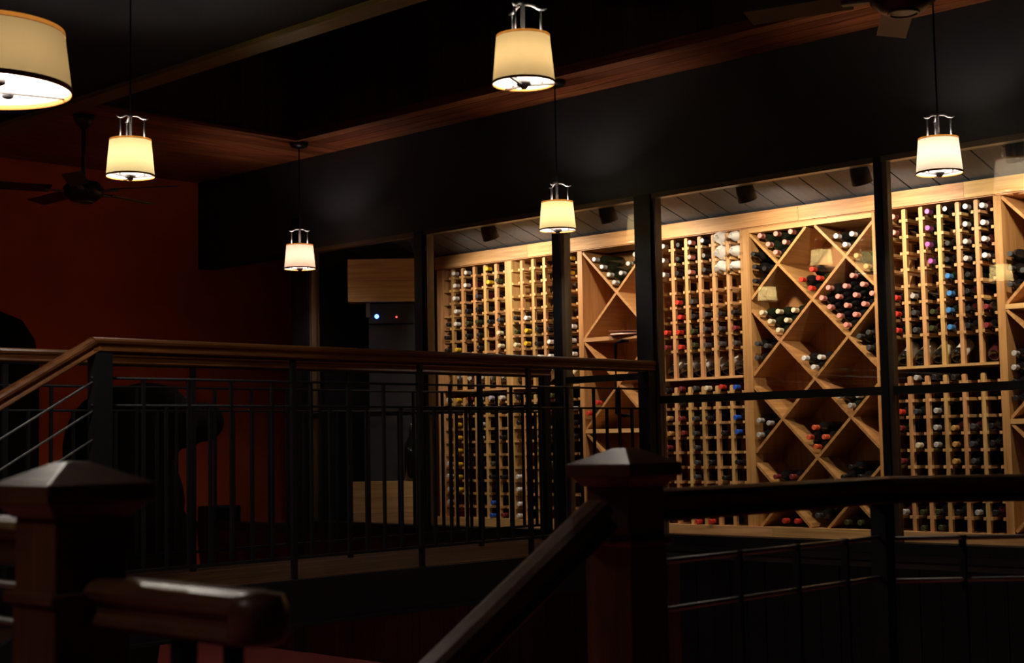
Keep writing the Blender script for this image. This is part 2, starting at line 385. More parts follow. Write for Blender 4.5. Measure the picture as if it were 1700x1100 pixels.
# ------------------------------------------------------------------ pendant lamps
def ring(r0, r1, z0, z1, n=40):
    return MB().lathe([(r0, z0), (r1, z0), (r1, z1), (r0, z1)], n, closed=True)
def frustum_shell(rb, rt, h, th=0.0012, n=48):
    m = MB()
    for k in range(9):           # one woven sheet
        f = k/8; r = rb+(rt-rb)*f
        m.v += [(r*math.cos(2*math.pi*j/n), r*math.sin(2*math.pi*j/n), h*f) for j in range(n)]
    m.f += [(i*n+j, i*n+(j+1) % n, (i+1)*n+(j+1) % n, (i+1)*n+j) for i in range(8) for j in range(n)]
    return m
LAMPM = {}
def pendant(label, loc, linen, tint, ceil, turn=0.0, power=1.0):
    """tapered drum shade hung by a three-armed yoke; origin at the lower rim"""
    t = thing('pendant_lamp', label, 'lamp', loc, (0, 0, turn), 'tapered pendant lamps')
    rb, rt, h = 0.1115, 0.0965, 0.160
    def m(key, fn, mat, smooth=True):
        k = (key, mat)
        if k not in LAMPM: LAMPM[k] = fn().mesh(key, mat, smooth)
        return LAMPM[k]
    link('shade', m('shade', lambda: frustum_shell(rb, rt, h), linen), t)
    link('shade_trim', m('shade_trim_low', lambda: ring(rb-0.0008, rb+0.0018, -0.001, 0.008), 'trim_braid'), t, (0, 0, -0.008))
    link('shade_trim', m('shade_trim_top', lambda: frustum_shell(rt+0.001, rt+0.0005, 0.009), 'shade_trim'), t, (0, 0, h-0.001))
    for k in range(3):
        a = 2*math.pi*k/3
        link('yoke_rod', m('yoke_rod', lambda: MB().tube([(0.066, 0, 0.150), (0.066, 0, 0.264)], 0.0042, 8), 'pewter'), t, (0, 0, 0), (0, 0, a))
        link('yoke_arm', m('yoke_arm', lambda: MB().tube([(0.088, 0, 0.267), (0.072, 0, 0.263), (0.056, 0, 0.267), (0.037, 0, 0.279), (0.018, 0, 0.282), (0.0, 0, 0.280)], [0.0025, 0.0055, 0.006, 0.0065, 0.006, 0.0055], 8), 'pewter'), t, (0, 0, 0), (0, 0, a))
        sp = link('spider_arm', m('spider_arm', lambda: MB().bar((0.0, 0, -0.014), (rb-0.001, 0, -0.006), 0.011, 0.007), 'dark_pewter', False), t, (0, 0, 0), (0, 0, a))
        link('finial', m('finial', lambda: MB().lathe([(0.005, 0), (0.006, 0.008), (0.0025, 0.022)], 8, (0.066, 0, -0.008)), 'dark_pewter'), sp)
    link('hub', m('hub', lambda: MB().lathe([(0.008, -0.026), (0.014, -0.020), (0.016, -0.014), (0.026, -0.012), (0.026, 0.006), (0.012, 0.010)], 16), 'dark_pewter'), t)
    link('stem', m('stem', lambda: MB().lathe([(0.008, 0.13), (0.0085, 0.175), (0.0085, 0.28), (0.005, 0.292)], 12), 'pewter'), t)
    link('socket_collar', m('socket_collar', lambda: MB().lathe([(0.018, 0.158), (0.024, 0.164), (0.024, 0.178), (0.018, 0.182)], 16), 'pewter'), t)
    link('cord', MB().tube([(0, 0, 0.28), (0, 0, ceil-loc[2]-0.01)], 0.0045, 6).mesh('cord', 'black_steel'), t)
    link('canopy', m('canopy', lambda: MB().lathe([(0.010, -0.042), (0.055, -0.030), (0.068, -0.012), (0.068, 0.0)], 24), 'fan_metal'), t, (0, 0, ceil-loc[2]-0.001))
    link('bulb', m('bulb', lambda: MB().ball((0, 0, 0.080), (0.026, 0.026, 0.036), 16, 10), 'bulb_frost'), t)
    li = bpy.data.lights.new('bulb_light', 'POINT'); li.energy = PENDANT_W*power; li.color = tint; li.shadow_soft_size = 0.028
    lo = link('bulb_light', li, t, (0, 0, 0.080))
    return t
WARM = (1.0, 0.93, 0.84)
LAMPS = [('pendant with rosy shade hanging beside the red wall, farthest left of the back row', (-8.536, 6.70, 1.281), 'linen_rose', (1.0, 0.88, 0.84), SOF, 0.35, 0.85),
         ('pendant with bright cream shade hanging in front of the first rack, middle of back row', (-6.022, 6.70, 1.281), 'linen_cream', WARM, SOF, 0.78, 0.95),
         ('pendant with pale cream shade hanging before the rightmost glass pane', (-3.497, 6.70, 1.281), 'linen_pale', WARM, SOF, 0.15, 0.95),
         ('pendant with golden shade hanging near the ceiling fan above the bridge', (-6.087, 3.78, 1.281), 'linen_gold', WARM, 2.20, 0.75, 1.0),
         ('large golden shaded pendant hanging at the top centre, nearest of the tapered ones', (-3.598, 3.838, 1.281), 'linen_tan', WARM, 2.20, 0.85, 0.82),
         ('pendant mirrored in the glass, larger of the two over the wide diamond rack', (-8.05, 1.333, 1.70), 'linen_bright', WARM, 2.20, 0.2, 0.5),
         ('pendant mirrored in the glass, smaller one over the wide diamond rack', (-9.784, -0.266, 1.57), 'linen_bright', WARM, 2.20, 0.6, 0.38),
         ('pendant mirrored in the glass at the right edge of the photo', (-6.417, 0.801, 1.43), 'linen_bright', WARM, 2.20, 1.0, 0.6)]
LAMPS.append(('unseen pendant lamp added behind the viewer to light the newel posts', (-2.5, -0.45, 1.62), 'linen_gold', WARM, 2.20, 0.3, 1.3))  # extra lamp out of view, added so the newel faces get light
for L in LAMPS: pendant(*L)
# wide drum fixture in the near left corner
t = thing('drum_pendant', 'wide cream drum pendant with brown rims, cut by the left edge', 'lamp', (-4.83, 2.43, 1.255), (0, 0, 0.5))
part('shade', frustum_shell(0.285, 0.262, 0.190, 0.0015, 64), 'linen_drum', t, smooth=True)
part('shade_trim', ring(0.2835, 0.2875, -0.002, 0.016, 64), 'trim_braid', t, (0, 0, -0.012), smooth=True)
part('shade_trim', frustum_shell(0.2635, 0.2615, 0.018, n=64), 'shade_trim', t, (0, 0, 0.188), smooth=True)
part('hub', MB().lathe([(0.012, -0.03), (0.03, -0.022), (0.03, 0.004), (0.012, 0.01)], 16), 'dark_pewter', t, smooth=True)
part('stem', MB().lathe([(0.010, 0.0), (0.010, 0.30), (0.010, 2.2-1.255-0.02)], 12), 'pewter', t, smooth=True)
for k in range(3):
    a = 2*math.pi*k/3+1.0
    ca, sa = math.cos(a), math.sin(a)
    part('spider_arm', MB().bar((0, 0, -0.012), (0.283*ca, 0.283*sa, 0.0), 0.010, 0.006), 'dark_pewter', t)
    bx, by = 0.115*math.cos(a+0.5), 0.115*math.sin(a+0.5)
    part('socket', MB().lathe([(0.012, -0.014), (0.020, -0.010), (0.022, 0.004), (0.015, 0.012)], 14, (bx, by, 0)), 'dark_pewter', t, smooth=True)
    part('bulb', MB().ball((bx, by, 0.060), (0.036, 0.036, 0.042), 16, 10), 'bulb_frost', t, smooth=True)
    li = bpy.data.lights.new('bulb_light', 'POINT'); li.energy = PENDANT_W*1.1; li.color = WARM; li.shadow_soft_size = 0.04
    link('bulb_light', li, t, (bx, by, 0.07))

# ------------------------------------------------------------------ ceiling fans
def fan(label, loc, ceil, turn, nb=5, span=0.63):
    t = thing('ceiling_fan', label, 'fan', loc, (0, 0, turn), 'ceiling fans')
    part('motor_housing', MB().lathe([(0.04, -0.045), (0.085, -0.035), (0.125, 0.0), (0.13, 0.05), (0.10, 0.085), (0.03, 0.10)], 28), 'fan_metal', t, smooth=True)
    part('bottom_ring', ring(0.052, 0.062, -0.048, -0.040, 28), 'pewter', t, smooth=True)
    part('down_rod', MB().lathe([(0.014, 0.09), (0.014, ceil-loc[2]-0.02)], 12), 'fan_metal', t, smooth=True)
    part('canopy', MB().lathe([(0.02, -0.09), (0.055, -0.05), (0.07, 0.0)], 20), 'fan_metal', t, (0, 0, ceil-loc[2]-0.004), smooth=True)
    for k in range(nb):
        a = 2*math.pi*k/nb
        b = part('blade', MB().box(0.21, span, -0.062, 0.062, -0.004, 0.004), 'fan_blade', t, (0, 0, 0.035), (0.18, 0, a))
        part('blade_iron', MB().bar((0.09, 0, 0.02), (0.24, 0, 0.026), 0.035, 0.008), 'pewter', t, (0, 0, 0), (0, 0, a))
    return t
fan('dark ceiling fan hanging before the red wall, left of the golden pendant', (-8.73, 5.07, 1.66), SOF, 0.62)
fan('dark ceiling fan with pale ring cut by the top edge at right', (-2.84, 5.20, 1.68), 3.5, 0.9)

# ------------------------------------------------------------------ wine racks
UP0, UP1 = 0.395, 1.312          # upper uprights stand on the display shelf
LO0, LO1 = -0.556, 0.333
ROWS = [1.248-0.0965*k for k in range(8)]
LROWS = [0.291-0.0958*k for k in range(9)]
RD = 0.30                        # rack depth
RM = {}
def rmesh(key, fn, mat):
    k = (key, mat)
    if k not in RM: RM[k] = fn().mesh(key, mat)
    return RM[k]
UW = 0.0125; RW = 0.0155; RH = 0.0085
def lattice(label, x0, x1, ups, wide=(), ends=(True, True)):
    """open lattice of uprights and fore-and-aft rails between x0 and x1"""
    cx = (x0+x1)/2
    t = thing('lattice_rack', label, 'wine rack', (cx, YR, -0.556))
    Z = 0.556
    allx = list(ups)
    for x in allx:
        hw = 0.033 if x in wide else UW
        for dy in (0.0, RD-0.03):
            if x in wide: key = 'upright_wide'
            else: key = 'upright'
            link('upright', rmesh(key+'_upper', lambda: MB().box(-hw, hw, 0, 0.025, 0, UP1-UP0).box(-hw+0.003, hw-0.003, 0.003, 0.022, UP1-UP0, UP1-UP0+0.004), 'rack_pine_Z'), t, (x-cx, dy, UP0+Z))
            link('upright', rmesh(key+'_lower', lambda: MB().box(-hw, hw, 0, 0.025, 0, LO1-LO0).box(-hw+0.003, hw-0.003, 0.003, 0.022, LO1-LO0, LO1-LO0+0.004), 'rack_pine_Z'), t, (x-cx, dy, LO0+Z))
        for s in (-1, 1):
            rx = x+s*(hw+RW/2)
            if rx < x0 or rx > x1: continue
            for z in ROWS+LROWS:
                link('rail', rmesh('rail', lambda: MB().box(-RW/2, RW/2, -0.004, RD, -RH, RH), 'rack_pine_Y'), t, (rx-cx, 0, z+Z))
    for k, x in enumerate((x0, x1)):
        if ends[k]:
            s = 1 if k == 0 else -1
            for z in ROWS+LROWS:
                link('rail', rmesh('rail', None, 'rack_pine_Y'), t, (x+s*RW/2-cx, 0, z+Z))
    part('display_shelf', MB().box(x0-cx+0.001, x1-cx-0.001, -0.012, RD, 0.380+Z, 0.395+Z), 'rack_pine_X', t)
    return t
U_A1 = [-8.155, -8.045, -7.920, -7.807, -7.692]
U_A2 = [-7.430, -7.318, -7.207, -7.095, -6.985]
U_M = [-6.157, -6.046, -5.934, -5.826, -5.715, -5.602]
U_R = [-4.455, -4.343, -4.233, -4.119, -4.004, -3.890]
lattice('pine lattice wine rack at the far left end, next to the fridge', -8.244, -7.595, U_A1)
lattice('pine lattice wine rack right of the far left one, behind the cream pendant', -7.525, -6.885, U_A2)
lattice('pine lattice wine rack left of the wide diamond rack, with white bags on top', -6.195, -5.502, U_M)
lattice('pine lattice wine rack right of the wide diamond rack, with blue and purple caps', -4.528, -3.785, U_R)
def endpanel(label, x0, x1):
    o = link('rack_divider', MB().box(-(x1-x0)/2, (x1-x0)/2, -0.004, RD, 0, 1.322+0.556).mesh('rack_divider', 'rack_pine_Z'), None, ((x0+x1)/2, YR, -0.556))
    tag(o, label, 'rack post', 'rack divider posts')
endpanel('broad pine end post closing the leftmost rack', -8.322, -8.246)
endpanel('broad pine post between the two left lattice racks', -7.593, -7.527)

def clipseg(c, sgn, x0, x1, z0, z1):
    """board line z = c + sgn*x inside a rectangle"""
    pts = []
    for x in (x0, x1):
        z = c+sgn*x
        if z0 <= z <= z1: pts.append((x, z))
    for z in (z0, z1):
        x = (z-c)*sgn
        if x0 < x < x1: pts.append((x, z))
    pts.sort()
    return (pts[0], pts[-1]) if len(pts) >= 2 and pts[-1][0]-pts[0][0] > 0.05 else None
def diamond(label, x0, x1, sideL, sideR, boards, shelves=(), topboard=None):
    cx = (x0+x1)/2; Z = 0.556
    t = thing('diamond_rack', label, 'wine rack', (cx, YR, -0.556))
    part('side_panel', MB().box(x0-sideL-cx, x0-cx, -0.004, RD+0.03, 0, 1.322+Z), 'bin_ply_Z', t)
    part('side_panel', MB().box(x1-cx, x1+sideR-cx, -0.004, RD+0.03, 0, 1.322+Z), 'bin_ply_Z', t)
    part('back_panel', MB().box(x0-cx, x1-cx, RD+0.015, RD+0.03, 0, 1.322+Z), 'bin_ply_Z', t)
    if topboard: part('top_board', MB().box(x0-cx, x1-cx, -0.006, RD, topboard+Z, 1.322+Z), 'rack_pine_X', t)
    for z in shelves: part('shelf', MB().box(x0-cx, x1-cx, -0.003, RD, z-0.014+Z, z+0.014+Z), 'rack_pine_X', t)
    th = 0.0085
    for c, sgn, za, zb in boards:
        q = clipseg(c, sgn, x0+0.001, x1-0.001, za, zb)
        if not q: continue
        (xa, z1_), (xb, z2_) = q
        o = th*math.sqrt(2)*0.5
        d = Vector((xb-xa, 0, z2_-z1_)).normalized(); nrm = Vector((-d.z, 0, d.x))*th
        P = [(xa-cx-nrm.x, z1_+Z-nrm.z), (xb-cx-nrm.x, z2_+Z-nrm.z), (xb-cx+nrm.x, z2_+Z+nrm.z), (xa-cx+nrm.x, z1_+Z+nrm.z)]
        mb = MB().poly(P, 0.0 if sgn < 0 else 0.0015, RD+0.014)
        part('bin_board', mb, 'bin_ply_Y', t)
    return t
B0, B1 = -5.430, -4.550; BC = -4.980
bl = []
for k in range(-4, 5):
    bl.append((0.838+0.484*k-BC, 1, -0.556, 1.29)); bl.append((0.838+0.484*k+BC, -1, -0.556, 1.29))
diamond('wide pine rack of diamond bins in the middle, two bins across', B0, B1, 0.07, 0.018, bl, topboard=1.292)
def xboards(xc, shelves):
    out = []
    for za, zb in zip(shelves[1:], shelves[:-1]):
        zc = (za+zb)/2
        out += [(zc-xc, 1, za+0.012, zb-0.012), (zc+xc, -1, za+0.012, zb-0.012)]
    return out
SH = [1.322, 0.697, 0.062, -0.556]
diamond('narrow pine rack of crossed bins between the glass door and left racks', -6.840, -6.235, 0.042, 0.038, xboards(-6.535, SH), SH[1:3])
diamond('narrow pine rack of crossed bins cut by the right edge', -3.737, -3.130, 0.046, 0.04, xboards(-3.434, SH), SH[1:3])
lattice('pine lattice wine rack beyond the right edge crossed bins', -3.088, -2.47, [-3.02, -2.91, -2.80, -2.69, -2.58])
# header board run and the plinth the racks stand on
t = thing('rack_header', 'long pale pine header board running along the top of all racks', 'header board', (-5.4, YR, 1.33))
hx = [-8.33, -7.35, -6.2, -5.05, -3.95, -2.47]
for i in range(5):
    part('header_board', MB().box(hx[i]+5.4+0.001, hx[i+1]+5.4-0.001, -0.018, 0.004, 0.0, 0.092), 'rack_pine_X', t)
part('header_ledge', MB().box(-8.33+5.4, -2.47+5.4, -0.004, RD-0.06, -0.006, 0.012), 'bin_ply_X', t)
t = thing('rack_plinth', 'long pale pine plinth board under all the racks', 'plinth board', (-5.4, YR, -0.62))
px = [-8.36, -7.15, -5.30, -4.52, -2.47]
for i in range(4):
    part('plinth_board', MB().box(px[i]+5.4+0.001, px[i+1]+5.4-0.001, -0.03, 0.0, 0.0, 0.064), 'rack_pine_X', t)
part('plinth_top', MB().box(-8.36+5.4, -2.47+5.4, -0.001, RD+0.02, 0.02, 0.0635), 'rack_pine_X', t)

# ------------------------------------------------------------------ bottles
BR = 0.0375; BL = 0.300
def bprof():
    return [(0.004, 0.026), (0.018, 0.018), (0.030, 0.002), (BR-0.003, 0.0), (BR, 0.006), (BR, 0.185), (0.034, 0.205), (0.024, 0.222), (0.0155, 0.236), (0.0140, 0.250), (0.0135, BL)]
BM = {}
def bmesh_(key, fn, mat):
    k = (key, mat)
    if k not in BM: BM[k] = fn().mesh(key, mat, True)
    return BM[k]
def bottle(loc, rot, cap, glass, label, group, lab=None):
    o = link('wine_bottle', bmesh_('bottle', lambda: MB().lathe(bprof(), 14), glass), None, loc, rot)
    tag(o, label, 'bottle', group)
    link('capsule', bmesh_('capsule', lambda: MB().lathe([(0.0148, 0.252), (0.0152, 0.256), (0.0152, 0.290), (0.0162, 0.291), (0.0162, 0.299), (0.014, 0.3035)], 12), 'capsule_'+cap.replace(' ', '_')), o)
    if lab:
        link('paper_label', bmesh_('paper_label', lambda: MB().lathe([(BR+0.0006, 0.05), (BR+0.0006, 0.165)], 16), lab), o)
    return o
OUT = (math.pi/2, 0, 0)          # neck towards the room
GL = ['glass_black', 'glass_black', 'glass_green', 'glass_wine']
def cells(x0, x1, ups):
    e = [x0]+list(ups)+[x1]
    return [(e[i]+e[i+1])/2 for i in range(len(e)-1)]
CA1 = cells(-8.244, -7.597, U_A1); CA2 = cells(-7.525, -6.885, U_A2)
CM = cells(-6.195, -5.502, U_M); CR = cells(-4.528, -3.785, U_R)
RNAME = {'a1': 'far left rack', 'a2': 'second lattice rack', 'm': 'lattice rack with white bags', 'r': 'lattice rack at right'}
def rowname(r): return 'top row' if r == 0 else WORDS[r]+' row'
def colname(c, k): return WORDS[c]+' column'
def lowrow(r): return ('first' if r == 0 else WORDS[r])+' row under the shelf'
def put(rack, cs, c, r, cap, glass=None, low=False, jitter=True):
    z = (LROWS+[-0.5655])[r] if low else ROWS[r]
    g = glass or random.choice(GL)
    dy = random.uniform(-0.008, 0.012)
    rn = lowrow(r) if low else rowname(r)
    lab = f'{cap.replace(" ","-")}-capped bottle, {rn}, {colname(c,len(cs))} of {RNAME[rack]}'
    bottle((cs[c]+random.uniform(-0.002, 0.002), YR+BL-0.028+dy, z+RH+0.0245), (math.pi/2+random.uniform(-0.01, 0.02), 0, random.uniform(-0.02, 0.02)), cap, g, lab, 'bottles lying in the '+RNAME[rack])
def many(rack, cs, s, low=False):
    for c, rows in s.items():
        for r, cap in rows.items(): put(rack, cs, c, r, cap, low=low)
W, Y, K, G = 'white', 'yellow', 'black', 'dark grey'
many('a1', CA1, {0: {4: K, 5: K, 6: K, 7: K}, 1: {0: W, 1: W, 2: W, 3: W, 4: W, 6: Y}, 2: {0: W, 1: W, 3: K, 4: 'green', 5: K, 7: K},
                 3: {2: G, 3: K, 4: 'green', 5: K, 6: K}, 4: {0: Y, 1: Y, 4: K, 7: 'green'}, 5: {1: 'green', 4: G, 5: 'cream', 6: 'cream'}})
many('a1', CA1, {0: {0: 'cream', 5: W, 6: W, 7: W, 8: W}, 1: {0: Y, 2: Y, 3: Y, 4: Y, 5: Y, 6: Y, 7: Y}, 2: {0: 'maroon', 4: K, 5: K}, 3: {0: 'lavender', 2: W, 3: W, 5: K, 7: K},
                 4: {0: 'lavender', 5: G, 6: K, 8: 'blue', 9: 'blue'}, 5: {0: W, 3: K, 6: K, 9: 'maroon'}}, True)
many('a2', CA2, {0: {4: K, 5: 'green', 6: 'cream'}, 1: {4: W, 5: Y, 6: Y, 7: Y}, 2: {5: K, 6: K, 7: W}, 3: {5: K, 6: W, 7: W}, 4: {0: Y, 1: Y, 3: W}, 5: {0: Y, 1: Y, 5: W, 6: W, 7: W}})
many('a2', CA2, {0: {0: K, 2: K, 6: W, 7: W, 8: W, 9: W}, 1: {0: 'green', 1: G, 7: K}, 2: {0: 'green', 3: K, 4: 'green'}, 3: {0: 'green', 1: 'maroon', 3: K, 5: 'green'}, 5: {1: 'silver', 2: K, 3: K, 5: 'maroon', 6: 'silver'}}, True)
many('m', CM, {1: {0: 'silver', 1: 'silver', 2: 'silver', 6: 'red', 7: 'maroon'}, 2: {0: K, 1: K, 2: K, 4: 'red', 5: 'red', 6: 'red', 7: 'red'}, 3: {0: 'pink', 1: 'pink', 2: 'pink', 4: G, 5: K, 6: 'green', 7: 'green'},
               4: {0: K, 1: K, 2: K, 5: G, 6: G, 7: G}, 5: {5: K, 6: G, 7: G}, 6: {5: K, 6: 'maroon', 7: G}})
many('m', CM, {1: {0: K, 2: 'gold', 3: 'gold', 4: 'maroon'}, 2: {0: 'maroon', 1: K, 2: 'maroon', 3: 'maroon'}, 3: {0: G, 2: G, 3: G, 4: G, 5: G, 6: G, 7: 'red', 9: 'red'}, 4: {0: 'cream', 2: K, 5: K, 9: 'red'}, 5: {0: 'red', 3: K, 6: K, 7: 'cream'}, 6: {0: 'blue', 2: 'blue', 3: 'blue', 5: K, 7: 'green', 8: K}}, True)
many('r', CR, {1: {0: 'pink', 1: 'pink', 5: 'red', 6: 'red', 7: 'red'}, 2: {5: 'silver', 6: G, 7: G}, 3: {0: 'purple', 1: 'purple', 2: 'purple', 3: 'purple', 6: 'green', 7: 'green'}, 4: {0: K, 2: K, 3: K, 4: 'sky blue', 5: 'sky blue', 6: 'sky blue', 7: 'sky blue'},
               5: {0: 'silver', 1: 'silver', 2: 'silver', 3: 'silver', 4: K, 5: K, 6: K, 7: K}, 6: {0: W, 1: W, 2: W, 3: W, 6: 'maroon', 7: 'maroon'}})
many('r', CR, {1: {2: 'red', 3: 'maroon', 5: 'maroon', 8: 'silver'}, 2: {0: 'silver', 2: G, 4: 'cream', 8: 'green', 9: 'green'}, 3: {0: K, 2: 'silver', 3: 'silver', 4: 'silver', 8: 'green', 9: 'green'}, 4: {0: K, 3: 'gold', 4: 'gold', 5: 'gold', 6: K, 8: K},
               5: {3: G, 4: G, 5: G, 8: 'silver'}, 6: {3: K, 4: K, 6: K, 8: K}}, True)
# tilted bottles on the display shelves: foot to the front, label up
def display(rack, cs, items):
    for n_, (c, lab, gl) in enumerate(items):
        bottle((cs[c]+0.004, YR+0.028, 0.395+0.040), (math.radians(-62), 0, 0), 'black', gl,
               f'tilted bottle foot forward, {WORDS[n_]} from left on display shelf of {RNAME[rack]}', 'tilted bottles on the display shelves', lab)
display('a1', CA1, [(0, 'label_white', 'glass_black'), (1, 'label_white', 'glass_black'), (2, 'label_grey', 'glass_wine'), (3, 'label_grey', 'glass_wine'), (4, 'label_white', 'glass_green'), (5, 'label_grey', 'glass_olive')])
display('a2', CA2, [(0, 'label_cream', 'glass_olive'), (1, 'label_grey', 'glass_black'), (2, 'label_white', 'glass_black'), (4, 'label_cream', 'glass_green')])
display('m', CM, [(1, 'label_white', 'glass_black'), (2, 'label_grey', 'glass_black'), (3, 'label_white', 'glass_black'), (4, 'label_grey', 'glass_black'), (5, 'label_white', 'glass_black'), (6, 'label_white', 'glass_black')])
display('r', CR, [(1, 'label_white', 'glass_black'), (2, 'label_white', 'glass_black'), (3, 'label_cream', 'glass_black'), (4, 'label_white', 'glass_black'), (6, None, 'glass_wine')])
# piles in the diamond bins: layers stacked in the V of two boards
SP = 0.0585
def pile(xv, zv, uv, cap, where, glass=None, corner='v'):
    uv = sorted(uv, key=lambda q: (q[0]+q[1], q[0]-q[1]))
    tot = len(uv)
    num = {1: 'one', 2: 'two', 3: 'three', 4: 'four', 5: 'five', 6: 'six', 7: 'seven', 8: 'eight'}.get(tot, str(tot))
    lay = {}
    for u, v in uv: lay.setdefault(u+v, []).append((u, v))
    for L, mem in sorted(lay.items()):
        for i, (u, v) in enumerate(sorted(mem, key=lambda q: q[0]-q[1])):
            x = xv+(u-v)*SP; z = zv+0.066+(u+v)*SP
            pos = ['', ''] if len(mem) == 1 else None
            place = (WORDS[i]+' from left, ' if len(mem) > 1 else '')+('lowest layer' if L == 0 else WORDS[L]+' layer up')
            bottle((x, YR+BL-0.015+random.uniform(-0.01, 0.01), z), (math.pi/2, 0, random.uniform(-0.02, 0.02)), cap, glass or random.choice(GL[:3]),
                   f'{cap}-capped bottle, {place} in {where}', 'bottle pile in '+where)
T3 = [(0, 0), (1, 0), (0, 1)]
T4 = T3+[(1, 1)]
T6 = T3+[(2, 0), (1, 1), (0, 2)]
H = 0.012
pile(-5.223, 1.084, T6, 'pink', 'top left bin of wide rack')
pile(-4.738, 1.082, T3, 'white', 'top right bin of wide rack')
pile(-4.980, 0.838, T4, 'red', 'upper middle wide-rack bin')
pile(-5.226, 0.597, T6, 'cream', 'left bin below its lamp reflection', 'glass_green')
pile(-4.738, 0.597, [(u, v) for u in range(4) for v in range(4) if (u, v) not in ((3, 3), (2, 3))], 'pink', 'fullest bin of wide rack', 'glass_black')
pile(-4.980, 0.354, T3, 'white', 'centre bin of wide rack', 'glass_black')
pile(-4.738, 0.113, T3, 'silver', 'right bin behind transom')
pile(-4.980, -0.130, T4, 'orange', 'low middle bin of wide rack', 'glass_black')
pile(-5.226, -0.371, T3, 'maroon', 'low left bin of wide rack', 'glass_black')
pile(-4.738, -0.371, T3+[(1, 1)], 'black', 'low right bin of wide rack', 'glass_black')
pile(-4.980, -0.545, [(0, 0), (1, 0), (0, 1)], 'dark grey', 'lowest middle bin of wide rack', 'glass_black')
def sidepile(pts, cap, where, glass=None):
    for i, (x, z) in enumerate(pts):
        bottle((x, YR+BL-0.015+random.uniform(-0.01, 0.01), z), (math.pi/2, 0, 0), cap, glass or 'glass_black',
               f'{cap}-capped bottle, {WORDS[i]} from bottom in {where}', 'bottles in '+where)
SD = 0.043
def leftbin(zv, n): # half bin against a left side panel; zv = height where the rising board meets the side
    return [(B0+0.040, zv+0.110), (B0+0.111, zv+0.182), (B0+0.040, zv+0.200), (B0+0.040, zv+0.280)][:n]
sidepile(leftbin(0.875, 4), 'black', 'upper left half bin of wide rack')
sidepile(leftbin(0.388, 3), 'dark grey', 'left half bin above the transom')
sidepile(leftbin(-0.095, 3), 'silver', 'lower left half bin of wide rack')
def rightbin(zv, n):
    return [(B1-0.040, zv+0.110), (B1-0.111, zv+0.182), (B1-0.040, zv+0.200)][:n]
sidepile(rightbin(0.892, 2), 'gold', 'upper right half bin of wide rack', 'glass_olive')
sidepile(rightbin(0.408, 3), 'dark grey', 'right half bin above the transom')
sidepile([(-5.13, -0.516), (-5.22, -0.516)], 'red', 'bottom left triangle of wide rack')
sidepile([(-4.70, -0.516), (-4.79, -0.516)], 'green', 'bottom right triangle of wide rack')
pile(-6.535, 1.010, [(0, 0), (1, 0), (0, 1), (2, 0), (0, 2), (3, 0), (0, 3)], 'silver', 'top bin of narrow door-side rack', 'glass_green')
sidepile([(-6.799, 0.187), (-6.728, 0.259)], 'red', 'left bin of narrow door-side rack')
sidepile([(-3.697, 0.818), (-3.626, 0.890), (-3.697, 0.908), (-3.697, 0.988)], 'dark grey', 'bin at the right edge')
sidepile([(-3.697, 0.188), (-3.626, 0.260), (-3.697, 0.278)], 'black', 'lower bin at the right edge')
sidepile([(-3.697, 0.358), (-3.697, 0.436)], 'silver', 'right edge bin over the transom')
# bottles wrapped in white plastic bags
from mathutils import noise as mnoise
def bag(loc, label, sd, sc):
    mb = MB().ball((0, 0, 0), (0.050, 0.120, 0.046), 20, 14)
    vv = []
    for p in mb.v:
        q = Vector(p); nn = mnoise.noise(Vector((q.x*38+sd*3.1, q.y*22, q.z*38)))
        f = 1+0.22*nn+0.10*mnoise.noise(Vector((q.x*90, q.y*70+sd, q.z*90)))
        vv.append((q.x*f, q.y*(1+0.1*nn), q.z*f))
    mb.v = vv
    o = thing('wrapped_bottle', label, 'wrapped bottle', loc, None, 'bottles wrapped in white bags')
    part('plastic_bag', mb, 'white_plastic', o, smooth=True)
    part('bag_knot', MB().tube([(0.0, -0.105, 0.0), (0.006, -0.128, -0.006), (0.012, -0.140, -0.016)], [0.018, 0.010, 0.016], 8), 'white_plastic', o, smooth=True)
    o.scale = sc
for i, (c, r) in enumerate([(5, 0), (5, 1), (5, 2), (6, 0), (6, 1), (6, 2)]):
    bag((CM[c], YR+0.075, ROWS[r]+0.045), f'bottle wrapped in white plastic, {rowname(r)}, {"left" if c==5 else "right"} of the two bagged columns', i, (1.0, 1.0, 1.05) if c == 5 else (0.85, 0.9, 0.8))

# ------------------------------------------------------------------ spotlights over the racks
for i, (x, lab) in enumerate([(-7.92, 'extra black spotlight added unseen behind the mullion to brighten the far left racks'), (-7.20, 'black spotlight on the wine room ceiling above the left racks'), (-6.13, 'black spotlight behind the door mullion'),  # the first is an added, hidden spot that brightens the left columns
                              (-5.06, 'black spotlight on the wine room ceiling above the wide diamond rack'), (-4.29, 'black spotlight half hidden by the right mullion'), (-3.38, 'black spotlight at the right edge under the dark bulkhead')]):
    y = 7.30; z = 1.452
    t = thing('spotlight', lab, 'spotlight', (x, y, z), None, 'ceiling spotlights')
    tilt = math.radians(24)
    part('can', MB().lathe([(0.032, 0.075), (0.046, 0.060), (0.055, 0.0), (0.058, -0.055), (0.052, -0.055), (0.046, 0.0), (0.02, 0.04)], 22), 'speaker_black', t, (0, 0, 0), (tilt, 0, 0), smooth=True)
    part('mount_arm', MB().tube([(0, 0, 0.06), (0, 0.0, cz(y)-z+0.02)], 0.010, 8), 'speaker_black', t)
    li = bpy.data.lights.new('spot_beam', 'SPOT'); li.energy = SPOT_W*(0.55 if i == 0 else 1.0); li.color = (1.0, 0.80, 0.56); li.spot_size = math.radians(140); li.spot_blend = 1.0; li.shadow_soft_size = 0.03
    link('spot_beam', li, t, (0, -0.022+0.05*math.sin(tilt)+0.0, -0.07), (math.radians(50), 0, math.radians(-35) if i == 0 else 0))

